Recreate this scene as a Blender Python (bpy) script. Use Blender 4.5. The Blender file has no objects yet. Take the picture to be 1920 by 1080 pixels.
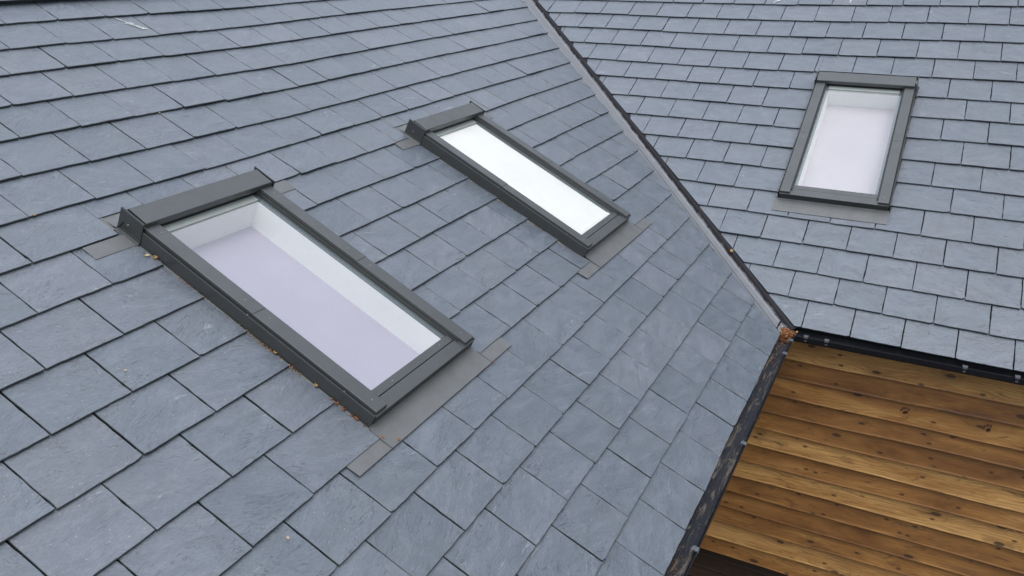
import bpy, bmesh, math, random
from math import sin, cos, tan, pi, radians
from mathutils import Vector, Matrix
import numpy as np
random.seed(11)
SC = bpy.context.scene
COL = SC.collection

# ------------------------------------------------------------------ camera
R0 = (0.890080111, 0.455804113, -0.0000811)
R1 = (0.172932150, -0.337861229, -0.925172558)
R2 = (-0.421724871, 0.823463661, -0.379546746)
cd = bpy.data.cameras.new('camera'); cam = bpy.data.objects.new('camera', cd); COL.objects.link(cam)
M = Matrix(((R0[0], -R1[0], -R2[0], 0.62795872), (R0[1], -R1[1], -R2[1], -5.12148254), (R0[2], -R1[2], -R2[2], 2.25122573), (0, 0, 0, 1)))
cam.matrix_world = M
cd.sensor_width = 36; cd.lens = 1550.2 / 1920 * 36; cd.clip_start = .05; cd.clip_end = 2000
SC.camera = cam

# ------------------------------------------------------------------ sky and sun (bright overcast)
SUN_EL, SUN_AZ = radians(66), radians(140)          # azimuth measured from +Y towards +X
W = bpy.data.worlds.new('World'); SC.world = W; W.use_nodes = True
nt = W.node_tree; nt.nodes.clear()
sky = nt.nodes.new('ShaderNodeTexSky'); sky.sky_type = 'NISHITA'; sky.sun_disc = False
sky.sun_elevation = SUN_EL; sky.sun_rotation = SUN_AZ; sky.air_density = 1.0; sky.dust_density = 2.0
hs = nt.nodes.new('ShaderNodeHueSaturation'); hs.inputs['Saturation'].default_value = .34
# thin cloud cover: slow light and dark patches over the whole sky
tc = nt.nodes.new('ShaderNodeTexCoord'); ns = nt.nodes.new('ShaderNodeTexNoise'); ns.inputs['Scale'].default_value = 2.2; ns.inputs['Detail'].default_value = 5
cr = nt.nodes.new('ShaderNodeMapRange'); cr.inputs['From Min'].default_value = .3; cr.inputs['From Max'].default_value = .7; cr.inputs['To Min'].default_value = .78; cr.inputs['To Max'].default_value = 1.2
mm = nt.nodes.new('ShaderNodeVectorMath'); mm.operation = 'SCALE'
bg = nt.nodes.new('ShaderNodeBackground'); bg.inputs['Strength'].default_value = .15
wo = nt.nodes.new('ShaderNodeOutputWorld')
nt.links.new(sky.outputs[0], hs.inputs['Color']); nt.links.new(tc.outputs['Generated'], ns.inputs['Vector'])
# an overcast sky is about three times brighter overhead than at the horizon
sx = nt.nodes.new('ShaderNodeSeparateXYZ'); nt.links.new(tc.outputs['Generated'], sx.inputs[0])
gz = nt.nodes.new('ShaderNodeMapRange'); gz.inputs['From Min'].default_value = 0; gz.inputs['From Max'].default_value = 1; gz.inputs['To Min'].default_value = .42; gz.inputs['To Max'].default_value = 1.75
pm = nt.nodes.new('ShaderNodeMath'); pm.operation = 'MULTIPLY'
nt.links.new(sx.outputs[2], gz.inputs['Value']); nt.links.new(ns.outputs[0], cr.inputs['Value']); nt.links.new(hs.outputs[0], mm.inputs[0])
nt.links.new(cr.outputs[0], pm.inputs[0]); nt.links.new(gz.outputs[0], pm.inputs[1])
# added sky patches out of view: one brightens upper-left slates, one dims lower right
def sky_patch(direction, lo, a, b, prev):
    d = nt.nodes.new('ShaderNodeVectorMath'); d.operation = 'DOT_PRODUCT'; d.inputs[1].default_value = Vector(direction).normalized(); nt.links.new(tc.outputs['Generated'], d.inputs[0])
    m = nt.nodes.new('ShaderNodeMapRange'); m.interpolation_type = 'SMOOTHSTEP'; nt.links.new(d.outputs['Value'], m.inputs['Value'])
    for k, v in (('From Min', lo), ('From Max', 1.), ('To Min', a), ('To Max', b)): m.inputs[k].default_value = v
    p = nt.nodes.new('ShaderNodeMath'); p.operation = 'MULTIPLY'; nt.links.new(prev, p.inputs[0]); nt.links.new(m.outputs[0], p.inputs[1]); return p.outputs[0]
f = sky_patch((-.50, .62, .60), .35, 1., 2.3, pm.outputs[0]); f = sky_patch((.62, .70, .35), .45, 1., .45, f)
nt.links.new(f, mm.inputs['Scale'])
nt.links.new(mm.outputs[0], bg.inputs['Color']); nt.links.new(bg.outputs[0], wo.inputs['Surface'])
sd = bpy.data.lights.new('sun', 'SUN'); sd.energy = 1.0; sd.angle = radians(60); sd.color = (1, .97, .92)
so = bpy.data.objects.new('sun', sd); COL.objects.link(so); so.location = (3, 6, 12)
so.rotation_euler = Vector((sin(SUN_AZ) * cos(SUN_EL), cos(SUN_AZ) * cos(SUN_EL), sin(SUN_EL))).to_track_quat('Z', 'Y').to_euler()
SC.view_settings.view_transform = 'Standard'; SC.view_settings.look = 'None'
SC.view_settings.exposure = 0.24; SC.view_settings.gamma = 1.0
SC.cycles.max_bounces = 8; SC.cycles.transparent_max_bounces = 12

# ------------------------------------------------------------------ traced course lines and slate joints (metres, in each roof's own plane)
# ROW[c] = (distance along the eaves, distance up the slope) of the lower edges of course c; JNT[c] = where the joints of course c fall
ROW_L={0:[(1.4,0.018),(1.69,0.012),(1.99,0.008),(2.29,0.007),(2.59,0.007)],
1:[(-0.05,0.258),(0.21,0.251),(0.51,0.248),(0.81,0.246),(1.11,0.245),(1.42,0.244),(1.71,0.244),(2.0,0.239),(2.3,0.236),(2.6,0.232),(2.82,0.229)],
2:[(-0.24,0.478),(-0.09,0.485),(0.1,0.484),(0.36,0.48),(0.67,0.476),(0.97,0.475),(1.27,0.473),(1.56,0.472),(1.86,0.47),(2.15,0.474),(2.45,0.468),(2.75,0.466),(3.04,0.464)],
3:[(-0.45,0.722),(-0.25,0.727),(-0.08,0.72),(0.21,0.724),(0.51,0.717),(0.82,0.719),(1.13,0.714),(1.42,0.711),(1.71,0.708),(2.0,0.708),(2.29,0.712),(2.59,0.708),(2.89,0.703),(3.19,0.699),(3.31,0.699)],
4:[(-0.65,0.961),(-0.25,0.955),(0.18,0.952),(0.52,0.948),(0.88,0.946),(1.12,0.946),(1.27,0.941),(1.57,0.937),(1.86,0.937),(2.15,0.938),(2.45,0.94),(2.58,0.934),(2.75,0.937),(2.89,0.939),(3.05,0.932),(3.19,0.934),(3.35,0.93),(3.49,0.931)],
5:[(-0.85,1.187),(-0.69,1.184),(-0.39,1.178),(-0.02,1.179),(0.82,1.188),(1.01,1.178),(1.27,1.178),(1.42,1.175),(1.55,1.184),(1.71,1.177),(1.84,1.18),(2.15,1.18),(2.96,1.183),(3.19,1.171),(3.34,1.17),(3.49,1.165),(3.63,1.164),(3.78,1.161)],
6:[(-1.02,1.429),(-0.69,1.427),(-0.39,1.421),(-0.16,1.416),(0.82,1.42),(1.11,1.417),(1.27,1.407),(1.44,1.406),(1.66,1.411),(1.85,1.408),(2.07,1.41),(2.96,1.402),(3.19,1.403),(3.34,1.4),(3.5,1.398),(3.65,1.397),(3.8,1.399),(3.96,1.397)],
7:[(-1.24,1.653),(-0.86,1.654),(-0.55,1.651),(-0.17,1.647),(0.8,1.652),(1.02,1.647),(1.26,1.642),(1.54,1.644),(1.83,1.645),(2.06,1.644),(2.95,1.643),(3.14,1.64),(3.2,1.635),(3.34,1.64),(3.49,1.635),(3.64,1.638),(3.81,1.636),(3.96,1.642),(4.11,1.637)],
8:[(-1.4,1.882),(-0.83,1.881),(-0.41,1.879),(-0.17,1.875),(0.81,1.876),(1.08,1.88),(1.4,1.878),(1.68,1.875),(1.83,1.872),(1.97,1.876),(2.07,1.876),(2.96,1.871),(3.19,1.87),(3.34,1.87),(3.49,1.874),(3.64,1.872),(3.79,1.872),(3.96,1.877)],
9:[(-1.61,2.12),(-1.43,2.124),(-0.85,2.117),(-0.24,2.111),(0.8,2.107),(1.1,2.098),(1.4,2.098),(1.54,2.105),(1.84,2.103),(2.07,2.105),(2.95,2.115),(3.19,2.105),(3.33,2.107),(3.49,2.102),(3.64,2.11),(3.8,2.108)],
10:[(-1.81,2.348),(-1.59,2.352),(-0.96,2.352),(-0.54,2.342),(-0.19,2.345),(0.79,2.324),(1.1,2.329),(1.39,2.335),(1.69,2.337),(2.06,2.341),(2.95,2.337),(3.19,2.341),(3.34,2.338),(3.5,2.345),(3.64,2.34)],
11:[(-2.02,2.592),(-1.56,2.58),(-1.12,2.581),(-0.62,2.589),(-0.22,2.581),(1.02,2.557),(1.27,2.567),(1.69,2.563),(1.85,2.571),(2.05,2.578),(2.97,2.574),(3.04,2.579),(3.19,2.571),(3.35,2.579),(3.48,2.581)],
12:[(-2.22,2.822),(-1.7,2.808),(-1.28,2.81),(-0.69,2.815),(-0.1,2.813),(0.5,2.805),(1.1,2.806),(1.41,2.799),(1.67,2.802),(2.0,2.794),(2.29,2.799),(2.59,2.802),(2.9,2.811),(3.2,2.814),(3.31,2.815)],
13:[(-2.39,3.043),(-1.74,3.052),(-1.41,3.044),(-0.86,3.053),(-0.41,3.035),(-0.03,3.039),(0.34,3.03),(0.64,3.03),(0.95,3.021),(1.25,3.018),(1.55,3.023),(1.71,3.026),(2.31,3.031),(2.6,3.039),(2.9,3.049),(3.15,3.059)],
14:[(-2.63,3.295),(-2.24,3.295),(-1.84,3.288),(-1.31,3.274),(-0.86,3.287),(-0.4,3.287),(0.21,3.269),(0.5,3.267),(0.81,3.258),(1.1,3.26),(1.47,3.257),(1.7,3.265),(1.98,3.281),(2.3,3.279),(2.59,3.296),(2.9,3.299)],
15:[(-2.82,3.53),(-2.23,3.512),(-1.36,3.513),(-0.57,3.517),(0.05,3.499),(0.65,3.491),(0.96,3.484),(1.25,3.493),(1.55,3.496),(1.85,3.512),(2.15,3.515),(2.45,3.524),(2.82,3.531)],
16:[(-3.02,3.766),(-2.48,3.755),(-1.57,3.752),(-0.99,3.758),(-0.4,3.752),(0.21,3.732),(0.5,3.738),(0.81,3.733),(1.12,3.727),(1.41,3.742),(1.7,3.75),(2.01,3.758),(2.31,3.765),(2.66,3.76)],
17:[(-2.25,3.968),(-1.42,3.973),(-0.84,3.981),(-0.24,3.971),(0.05,3.969),(0.36,3.962),(0.65,3.949),(0.95,3.952),(1.26,3.954),(1.55,3.957),(1.86,3.958),(2.16,3.977),(2.46,3.974)],
18:[(-0.21,4.187),(0.21,4.191),(0.53,4.173),(0.82,4.168),(1.12,4.18),(1.42,4.19),(1.72,4.196),(2.02,4.204),(2.33,4.202)]}
ROW_R={0:[(0.09,0.012),(0.38,0.003),(0.67,0.0),(0.97,-0.012),(1.28,-0.016)],
1:[(-0.18,0.256),(-0.05,0.253),(0.24,0.249),(0.53,0.234),(0.83,0.233),(1.13,0.22),(1.32,0.218)],
2:[(-0.39,0.493),(-0.23,0.498),(0.09,0.492),(0.38,0.479),(0.53,0.473),(0.68,0.478),(0.83,0.472),(0.98,0.472),(1.13,0.465),(1.29,0.467)],
3:[(-0.63,0.751),(-0.29,0.748),(-0.06,0.755),(0.23,0.747),(0.53,0.743),(0.83,0.734),(1.13,0.734),(1.29,0.73)],
4:[(-0.86,1.005),(-0.8,1.005),(-0.5,1.007),(-0.35,1.0),(0.45,0.989),(0.67,0.989),(0.97,0.979),(1.13,0.976),(1.28,0.976)],
5:[(-1.08,1.255),(-0.95,1.254),(-0.66,1.247),(-0.4,1.246),(0.46,1.244),(0.82,1.247),(1.14,1.24),(1.26,1.24)],
6:[(-1.31,1.504),(-1.11,1.516),(-0.82,1.516),(-0.53,1.51),(-0.36,1.501),(0.46,1.5),(0.68,1.504),(0.98,1.499),(1.25,1.496)],
7:[(-1.55,1.759),(-1.26,1.765),(-0.97,1.76),(-0.52,1.772),(-0.36,1.758),(0.46,1.759),(0.83,1.764),(1.15,1.756)],
8:[(-1.78,2.015),(-1.42,2.017),(-1.12,2.018),(-0.83,2.016),(-0.58,2.01),(-0.36,2.007),(0.46,2.014),(0.68,2.026),(0.99,2.031)],
9:[(-2.01,2.26),(-1.86,2.27),(-1.57,2.268),(-1.28,2.266),(-0.98,2.274),(-0.69,2.253),(-0.37,2.256),(0.46,2.276),(0.84,2.289),(1.15,2.287)],
10:[(-2.25,2.529),(-2.0,2.536),(-1.7,2.532),(-1.41,2.532),(-1.12,2.518),(-0.83,2.529),(-0.37,2.527),(0.48,2.547),(0.69,2.538),(1.0,2.544),(1.19,2.546)],
11:[(-2.48,2.789),(-2.15,2.781),(-1.85,2.776),(-1.56,2.772),(-1.27,2.768),(-0.97,2.771),(-0.75,2.77),(-0.38,2.778),(0.46,2.808),(0.86,2.813),(1.16,2.816)],
12:[(-2.71,3.039),(-2.31,3.049),(-2.01,3.039),(-1.72,3.033),(-1.41,3.034),(-1.12,3.022),(-0.82,3.032),(-0.53,3.035),(-0.22,3.043),(0.08,3.052),(0.39,3.07),(0.69,3.077),(1.0,3.073),(1.17,3.079)],
13:[(-2.95,3.299),(-2.46,3.314),(-2.17,3.302),(-1.87,3.296),(-1.57,3.287),(-1.28,3.283),(-0.98,3.288),(-0.38,3.311),(-0.08,3.318),(0.24,3.328),(0.55,3.341),(0.86,3.347),(1.15,3.348)],
14:[(-3.18,3.556),(-2.9,3.562),(-2.61,3.564),(-2.31,3.558),(-2.01,3.552),(-1.71,3.542),(-1.42,3.547),(-1.12,3.548),(-0.52,3.556),(-0.21,3.572),(0.1,3.589),(0.41,3.605),(0.72,3.61),(1.03,3.615)],
15:[(-2.16,3.81),(-1.87,3.81),(-1.57,3.815),(-1.27,3.811),(-0.67,3.824),(-0.36,3.84),(-0.05,3.852),(0.25,3.868),(0.57,3.885),(0.87,3.893),(1.12,3.902)]}
JNT_L={0:[0.798,1.397,1.691,1.994,2.291,2.59],
1:[0.35,0.639,0.953,1.249,1.55,1.852,2.145,2.443,2.74],
2:[0.204,0.502,0.807,1.108,1.404,1.705,1.996,2.293,2.587,2.887],
3:[0.655,0.963,1.267,1.564,1.855,2.149,2.442,2.74,3.045],
4:[0.516,1.118,1.416,1.706,2.003,2.297,2.59,2.883,3.192,3.49],
5:[1.551,1.846,3.34],
6:[1.982,3.196,3.496,3.804],
7:[1.257,1.547,1.829,3.337,3.645,3.958],
8:[1.095,1.394,1.678,1.975,3.192,3.494,3.802],
9:[1.259,1.539,1.823,3.335,3.645],
10:[1.103,1.394,1.68,3.19,3.501],
11:[1.264,1.554,1.845,3.042,3.352],
12:[-0.394,-0.099,0.204,0.497,0.799,1.094,1.405,1.671,1.998,2.288,2.59,2.895,3.197],
13:[0.341,0.646,0.945,1.249,1.552,2.737,3.051],
14:[-0.715,-0.419,-0.102,0.2,0.504,0.814,1.099,1.399,1.695,1.987,2.291,2.59],
15:[1.256,1.548,1.845,2.148,2.45,2.758],
16:[1.113,1.402,1.7,2.006,2.308],
17:[0.963,1.261,1.546,1.861,2.155,2.46],
18:[0.824,1.122,1.421,1.72,2.022,2.325]}
JNT_R={0:[0.086,0.378,0.674,0.973,1.275],
1:[-0.048,0.239,0.532,0.829,1.133],
2:[-0.201,0.088,0.381,0.678,0.981,1.287],
3:[-0.347,-0.059,0.231,0.527,0.829,1.135],
4:[-0.799,-0.504,0.667,0.973],
5:[-0.951,-0.66,0.82,1.136],
6:[-1.113,-0.816,-0.525,0.675,0.984],
7:[-1.258,-0.972,0.838,1.146],
8:[-1.702,-1.416,-1.123,-0.833,-0.54,0.682,0.988],
9:[-1.862,-1.566,-1.279,-0.982,-0.688],
10:[-1.998,-1.699,-1.411,-1.122,-0.826],
11:[-2.444,-2.152,-1.854,-1.561,-1.271,-0.97],
12:[-2.588,-2.307,-2.006,-1.717,-1.413,-1.121,-0.823,-0.526,-0.224,0.08,0.387,0.694,1.004],
13:[-2.747,-2.459,-2.17,-1.872,-1.574,-1.277,-0.984,-0.683,-0.376,-0.078,0.241,0.548,0.862],
14:[-2.895,-2.607,-2.305,-2.012,-1.708,-1.415,-1.12,-0.818,-0.521,-0.208,0.098,0.406,0.725,1.03]}
AL, AR = 0.46742283, 0.48007659
cL, sL_, cR, sR_ = cos(AL), sin(AL), cos(AR), sin(AR)
def PL(u, s, h=0.): return Vector((-s * cL + h * sL_, -u, s * sL_ + h * cL))      # left roof: u runs along the eaves towards -Y
def PR(x, s, h=0.): return Vector((x, s * cR - h * sR_, s * sR_ + h * cR))        # right roof
VL = sL_ / tan(AR)       # valley on the left roof:  u = -VL * s
VR = sR_ / tan(AL)       # valley on the right roof: x = -VR * s
RIDGE_L, RIDGE_R = 4.44, 4.335

# ------------------------------------------------------------------ helpers
def tag(o, label=None, cat=None, group=None, kind=None):
    for k, v in (('label', label), ('category', cat), ('group', group), ('kind', kind)):
        if v: o[k] = v
    return o
def empty(name, mat=None, parent=None):
    o = bpy.data.objects.new(name, None); COL.objects.link(o); o.empty_display_size = .1
    if parent: o.parent = parent
    if mat is not None: o.matrix_local = mat
    return o
def link(name, me, parent=None):
    o = bpy.data.objects.new(name, me); COL.objects.link(o)
    if parent: o.parent = parent
    return o
def mesh(name, V, F, mat, parent=None, smooth=False, uv=None, rnd=None, edge=None):
    """V points, F faces; uv: one pair per face corner vertex (list aligned with V); rnd: one number per face"""
    me = bpy.data.meshes.new(name); me.from_pydata([tuple(v) for v in V], [], F)
    if uv is not None:
        l = me.uv_layers.new(name='plane'); a = np.array(uv, 'f'); li = np.empty(len(me.loops), 'i'); me.loops.foreach_get('vertex_index', li)
        l.data.foreach_set('uv', a[li].ravel())
    if rnd is not None:
        at = me.attributes.new('rnd', 'FLOAT', 'FACE'); at.data.foreach_set('value', np.array(rnd, 'f'))
    if edge is not None:
        at = me.attributes.new('edge', 'FLOAT', 'FACE'); at.data.foreach_set('value', np.array(edge, 'f'))
    if smooth: me.polygons.foreach_set('use_smooth', [True] * len(me.polygons))
    me.update(); me.materials.append(mat)
    return link(name, me, parent)
class MB:
    """collects shapes into one mesh"""
    def __init__(s): s.V = []; s.F = []
    def add(s, V, F):
        n = len(s.V); s.V += [Vector(v) for v in V]; s.F += [tuple(n + i for i in f) for f in F]
    def box(s, a, b, ch=0.0):
        x0, y0, z0 = a; x1, y1, z1 = b
        if ch <= 0:
            s.add([(x0,y0,z0),(x1,y0,z0),(x1,y1,z0),(x0,y1,z0),(x0,y0,z1),(x1,y0,z1),(x1,y1,z1),(x0,y1,z1)],
                  [(3,2,1,0),(4,5,6,7),(0,1,5,4),(1,2,6,5),(2,3,7,6),(3,0,4,7)])
        else:
            bm = bmesh.new(); g = bmesh.ops.create_cube(bm, size=1)
            bmesh.ops.scale(bm, verts=bm.verts, vec=(x1-x0, y1-y0, z1-z0)); bmesh.ops.translate(bm, verts=bm.verts, vec=((x0+x1)/2, (y0+y1)/2, (z0+z1)/2))
            bmesh.ops.bevel(bm, geom=bm.edges[:], offset=ch, segments=2, affect='EDGES', profile=.6)
            bm.verts.index_update(); s.add([v.co.copy() for v in bm.verts], [tuple(v.index for v in f.verts) for f in bm.faces]); bm.free()
    def sweep(s, prof, path, closed=False, caps=True):
        """prof: list of 2-D points; path: list of functions (p,q)->Vector"""
        n = len(prof); base = len(s.V)
        for f in path: s.V += [f(*p) for p in prof]
        m = n if closed else n - 1
        for i in range(len(path) - 1):
            for j in range(m):
                k = (j + 1) % n
                s.F.append((base+i*n+j, base+i*n+k, base+(i+1)*n+k, base+(i+1)*n+j))
        if closed and caps:
            s.F.append(tuple(base + j for j in reversed(range(n)))); e = base + (len(path)-1)*n; s.F.append(tuple(e + j for j in range(n)))
    def disc(s, c, r, h, seg=10):
        c = Vector(c)
        V = [c + Vector((r*cos(2*pi*i/seg), r*sin(2*pi*i/seg), 0)) for i in range(seg)] + [c + Vector((.75*r*cos(2*pi*i/seg), .75*r*sin(2*pi*i/seg), h)) for i in range(seg)] \
            + [c + Vector((.3*r*cos(2*pi*i/seg), .3*r*sin(2*pi*i/seg), h*.5)) for i in range(seg)]
        F = [(i, (i+1)%seg, seg+(i+1)%seg, seg+i) for i in range(seg)] + [(seg+i, seg+(i+1)%seg, 2*seg+(i+1)%seg, 2*seg+i) for i in range(seg)] + [tuple(range(2*seg, 3*seg))]
        s.add(V, F)
    def build(s, name, mat, parent=None, smooth=False): return mesh(name, s.V, s.F, mat, parent, smooth)

# ------------------------------------------------------------------ materials
class NT:
    def __init__(s, name):
        s.m = bpy.data.materials.new(name); s.m.use_nodes = True; s.t = s.m.node_tree; s.t.nodes.clear()
        s.out = s.n('OutputMaterial'); s.b = s.n('BsdfPrincipled'); s.l(s.b.outputs[0], s.out.inputs['Surface'])
    def n(s, typ, **kw):
        x = s.t.nodes.new('ShaderNode' + typ)
        for k, v in kw.items():
            if k.startswith('i_'):
                key = k[2:]; x.inputs[int(key) if key.isdigit() else key.replace('_', ' ')].default_value = v
            else: setattr(x, k, v)
        return x
    def l(s, a, b): s.t.links.new(a, b)
    def tex(s, typ, vec, **kw):
        x = s.n('Tex' + typ, **kw); s.l(vec, x.inputs['Vector']); return x
    def mapping(s, vec, scale=(1,1,1), loc=(0,0,0)):
        x = s.n('Mapping'); x.inputs['Scale'].default_value = scale; x.inputs['Location'].default_value = loc; s.l(vec, x.inputs['Vector']); return x.outputs[0]
    def math(s, op, a, b=None, c=None, clamp=False):
        x = s.n('Math', operation=op, use_clamp=clamp)
        for i, v in enumerate((a, b, c)):
            if v is None: continue
            if isinstance(v, (int, float)): x.inputs[i].default_value = v
            else: s.l(v, x.inputs[i])
        return x.outputs[0]
    def rng(s, v, a, b, c=0., d=1., smooth=False):
        x = s.n('MapRange'); 
        if smooth: x.interpolation_type = 'SMOOTHSTEP'
        s.l(v, x.inputs['Value'])
        for k, q in (('From Min', a), ('From Max', b), ('To Min', c), ('To Max', d)): x.inputs[k].default_value = q
        return x.outputs[0]
    def ramp(s, v, stops):
        x = s.n('ValToRGB'); e = x.color_ramp.elements
        while len(e) < len(stops): e.new(.5)
        for i, (p, c) in enumerate(stops): e[i].position = p; e[i].color = (*c, 1)
        s.l(v, x.inputs['Fac']); return x.outputs['Color']
    def mix(s, f, a, b, mode='MIX'):
        x = s.n('Mix', data_type='RGBA', blend_type=mode)
        for sock, v in ((x.inputs['Factor'], f), (x.inputs[6], a), (x.inputs[7], b)):
            if isinstance(v, (int, float)): sock.default_value = v
            elif isinstance(v, tuple): sock.default_value = (*v, 1)
            else: s.l(v, sock)
        return x.outputs[2]
    def bump(s, h, dist, strength=1., prev=None):
        x = s.n('Bump'); x.inputs['Distance'].default_value = dist; x.inputs['Strength'].default_value = strength; s.l(h, x.inputs['Height'])
        if prev is not None: s.l(prev, x.inputs['Normal'])
        return x.outputs[0]
    def set(s, **kw):
        for k, v in kw.items():
            sock = s.b.inputs[k.replace('_', ' ')]
            if hasattr(v, 'is_output') or hasattr(v, 'links'): s.l(v, sock)
            elif isinstance(v, tuple) and len(v) == 3: sock.default_value = (*v, 1)
            else: sock.default_value = v
        return s.m

def mat_slate():
    k = NT('slate'); uv = k.n('UVMap', uv_map='plane').outputs[0]
    at = k.n('Attribute', attribute_name='rnd').outputs['Fac']
    off = k.n('CombineXYZ'); k.l(k.math('MULTIPLY', at, 91.7), off.inputs[0]); k.l(k.math('MULTIPLY', at, 57.3), off.inputs[1]); k.l(at, off.inputs[2])
    v = k.n('VectorMath', operation='ADD'); k.l(uv, v.inputs[0]); k.l(off.outputs[0], v.inputs[1]); v = v.outputs[0]
    # each slate's cleavage grain runs at its own slight angle
    rot = k.n('VectorRotate', rotation_type='Z_AXIS'); k.l(v, rot.inputs['Vector']); k.l(k.math('MULTIPLY', k.math('SUBTRACT', k.math('FRACT', k.math('MULTIPLY', at, 7.31)), .5), 1.0), rot.inputs['Angle']); rv = rot.outputs[0]
    big = k.tex('Noise', k.mapping(v, (3, 4, 1)), i_Scale=1.0, i_Detail=3.0).outputs[0]
    cloud = k.tex('Noise', k.mapping(rv, (7, 14, 1)), i_Scale=1.0, i_Detail=6.0, i_Roughness=.62, i_Distortion=.6).outputs[0]
    fine = k.tex('Noise', k.mapping(rv, (60, 190, 1)), i_Scale=1.0, i_Detail=5.0, i_Roughness=.7).outputs[0]
    grit = k.tex('Noise', v, i_Scale=420.0, i_Detail=2.0).outputs[0]
    # raised cleavage flakes: stepped terraces with thin broken edges
    rip = k.tex('Noise', k.mapping(rv, (4.5, 15, 1)), i_Scale=1.0, i_Detail=7.0, i_Roughness=.55, i_Distortion=1.1).outputs[0]
    st = k.math('MULTIPLY', rip, 11.0); fl = k.math('FLOOR', st); fr = k.math('FRACT', st)
    edge = k.rng(fr, 0., .12, 1., 0.)
    gate = k.rng(k.tex('Noise', k.mapping(v, (6, 9, 1), (3, 7, 0)), i_Scale=1.0, i_Detail=2.0).outputs[0], .49, .58, 0., 1.)
    crack = k.math('MULTIPLY', edge, gate)
    # colour: blue-grey, each slate a shade of its own
    c1 = k.ramp(k.math('ADD', k.math('MULTIPLY', cloud, .55), k.math('MULTIPLY', fine, .45)), [(.30, (.066, .083, .106)), (.5, (.100, .123, .155)), (.68, (.150, .177, .215))])
    tint = k.ramp(k.math('FRACT', k.math('MULTIPLY', at, 3.77)), [(0., (.86, .89, .90)), (.3, (.97, .985, .985)), (.75, (1.03, 1.01, 1.01)), (1., (1.16, 1.11, 1.10))])
    c = k.mix(1., c1, tint, 'MULTIPLY')
    c = k.mix(k.rng(big, .35, .7, .0, .35), c, (.112, .129, .143))
    c = k.mix(k.math('MULTIPLY', crack, .95), c, (.020, .024, .030))
    # dark smudges, long down the slope, on a few slates
    sm = k.tex('Noise', k.mapping(v, (9, 4.2, 1), (1.3, 8, 0)), i_Scale=1.0, i_Detail=3.0, i_Roughness=.7, i_Distortion=.4).outputs[0]
    c = k.mix(k.rng(sm, .66, .74, 0., .5), c, (.085, .092, .11))
    # pale scuffs and dust
    sc = k.tex('Noise', k.mapping(rv, (5, 22, 1), (9, 2, 0)), i_Scale=1.0, i_Detail=9.0, i_Roughness=.75, i_Distortion=1.5).outputs[0]
    c = k.mix(k.rng(sc, .61, .72, 0., .6), c, (.38, .41, .45))
    sp = k.tex('Voronoi', v, voronoi_dimensions='2D', i_Scale=14.0).outputs['Distance']
    spc = k.tex('Voronoi', v, voronoi_dimensions='2D', i_Scale=14.0).outputs['Color']
    spk = k.math('MULTIPLY', k.rng(sp, .012, .03, 1., 0.), k.math('GREATER_THAN', k.n('SeparateColor').outputs[0] if 0 else k.math('FRACT', k.math('MULTIPLY', at, 5.13)), .45))
    c = k.mix(k.math('MULTIPLY', spk, .6), c, (.5, .48, .42))
    ed = k.n('Attribute', attribute_name='edge').outputs['Fac']; c = k.mix(k.math('MULTIPLY', ed, .85), c, (.030, .040, .042))     # dressed edges: rough dark fracture
    h = k.math('ADD', k.math('MULTIPLY', fl, .085), k.math('MULTIPLY', cloud, .5))
    b1 = k.bump(h, .0060, 1.); b2 = k.bump(fine, .0020, .9, b1); b3 = k.bump(grit, .0004, .5, b2)
    return k.set(Base_Color=c, Roughness=k.rng(cloud, .3, .7, .36, .50), Normal=b3, Specular_IOR_Level=1.0)
def mat_metal(name, col, rough=.42, metal=.25, dirt=.3):
    k = NT(name); o = k.n('TexCoord').outputs['Object']
    n1 = k.tex('Noise', o, i_Scale=9.0, i_Detail=6.0, i_Roughness=.65).outputs[0]
    n2 = k.tex('Noise', o, i_Scale=700.0, i_Detail=1.0).outputs[0]
    c = k.mix(k.rng(n1, .42, .75, 0., dirt), col, tuple(x * .62 for x in col))
    sp = k.tex('Voronoi', o, i_Scale=38.0).outputs['Distance']
    c = k.mix(k.rng(sp, .03, .07, .35, 0.), c, (.35, .34, .31))
    return k.set(Base_Color=c, Metallic=metal, Roughness=k.rng(n1, .3, .7, rough - .07, rough + .1), Normal=k.bump(n2, .00025, .5))
def mat_plain(name, col, rough=.6, var=.2, scale=20., metal=0., bump=.0005):
    k = NT(name); o = k.n('TexCoord').outputs['Object']
    n1 = k.tex('Noise', o, i_Scale=scale, i_Detail=5.0, i_Roughness=.6).outputs[0]
    c = k.mix(k.rng(n1, .3, .7, 0., 1.), tuple(x * (1 - var) for x in col), tuple(min(1, x * (1 + var)) for x in col))
    return k.set(Base_Color=c, Roughness=rough, Metallic=metal, Normal=k.bump(n1, bump, .6))
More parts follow.
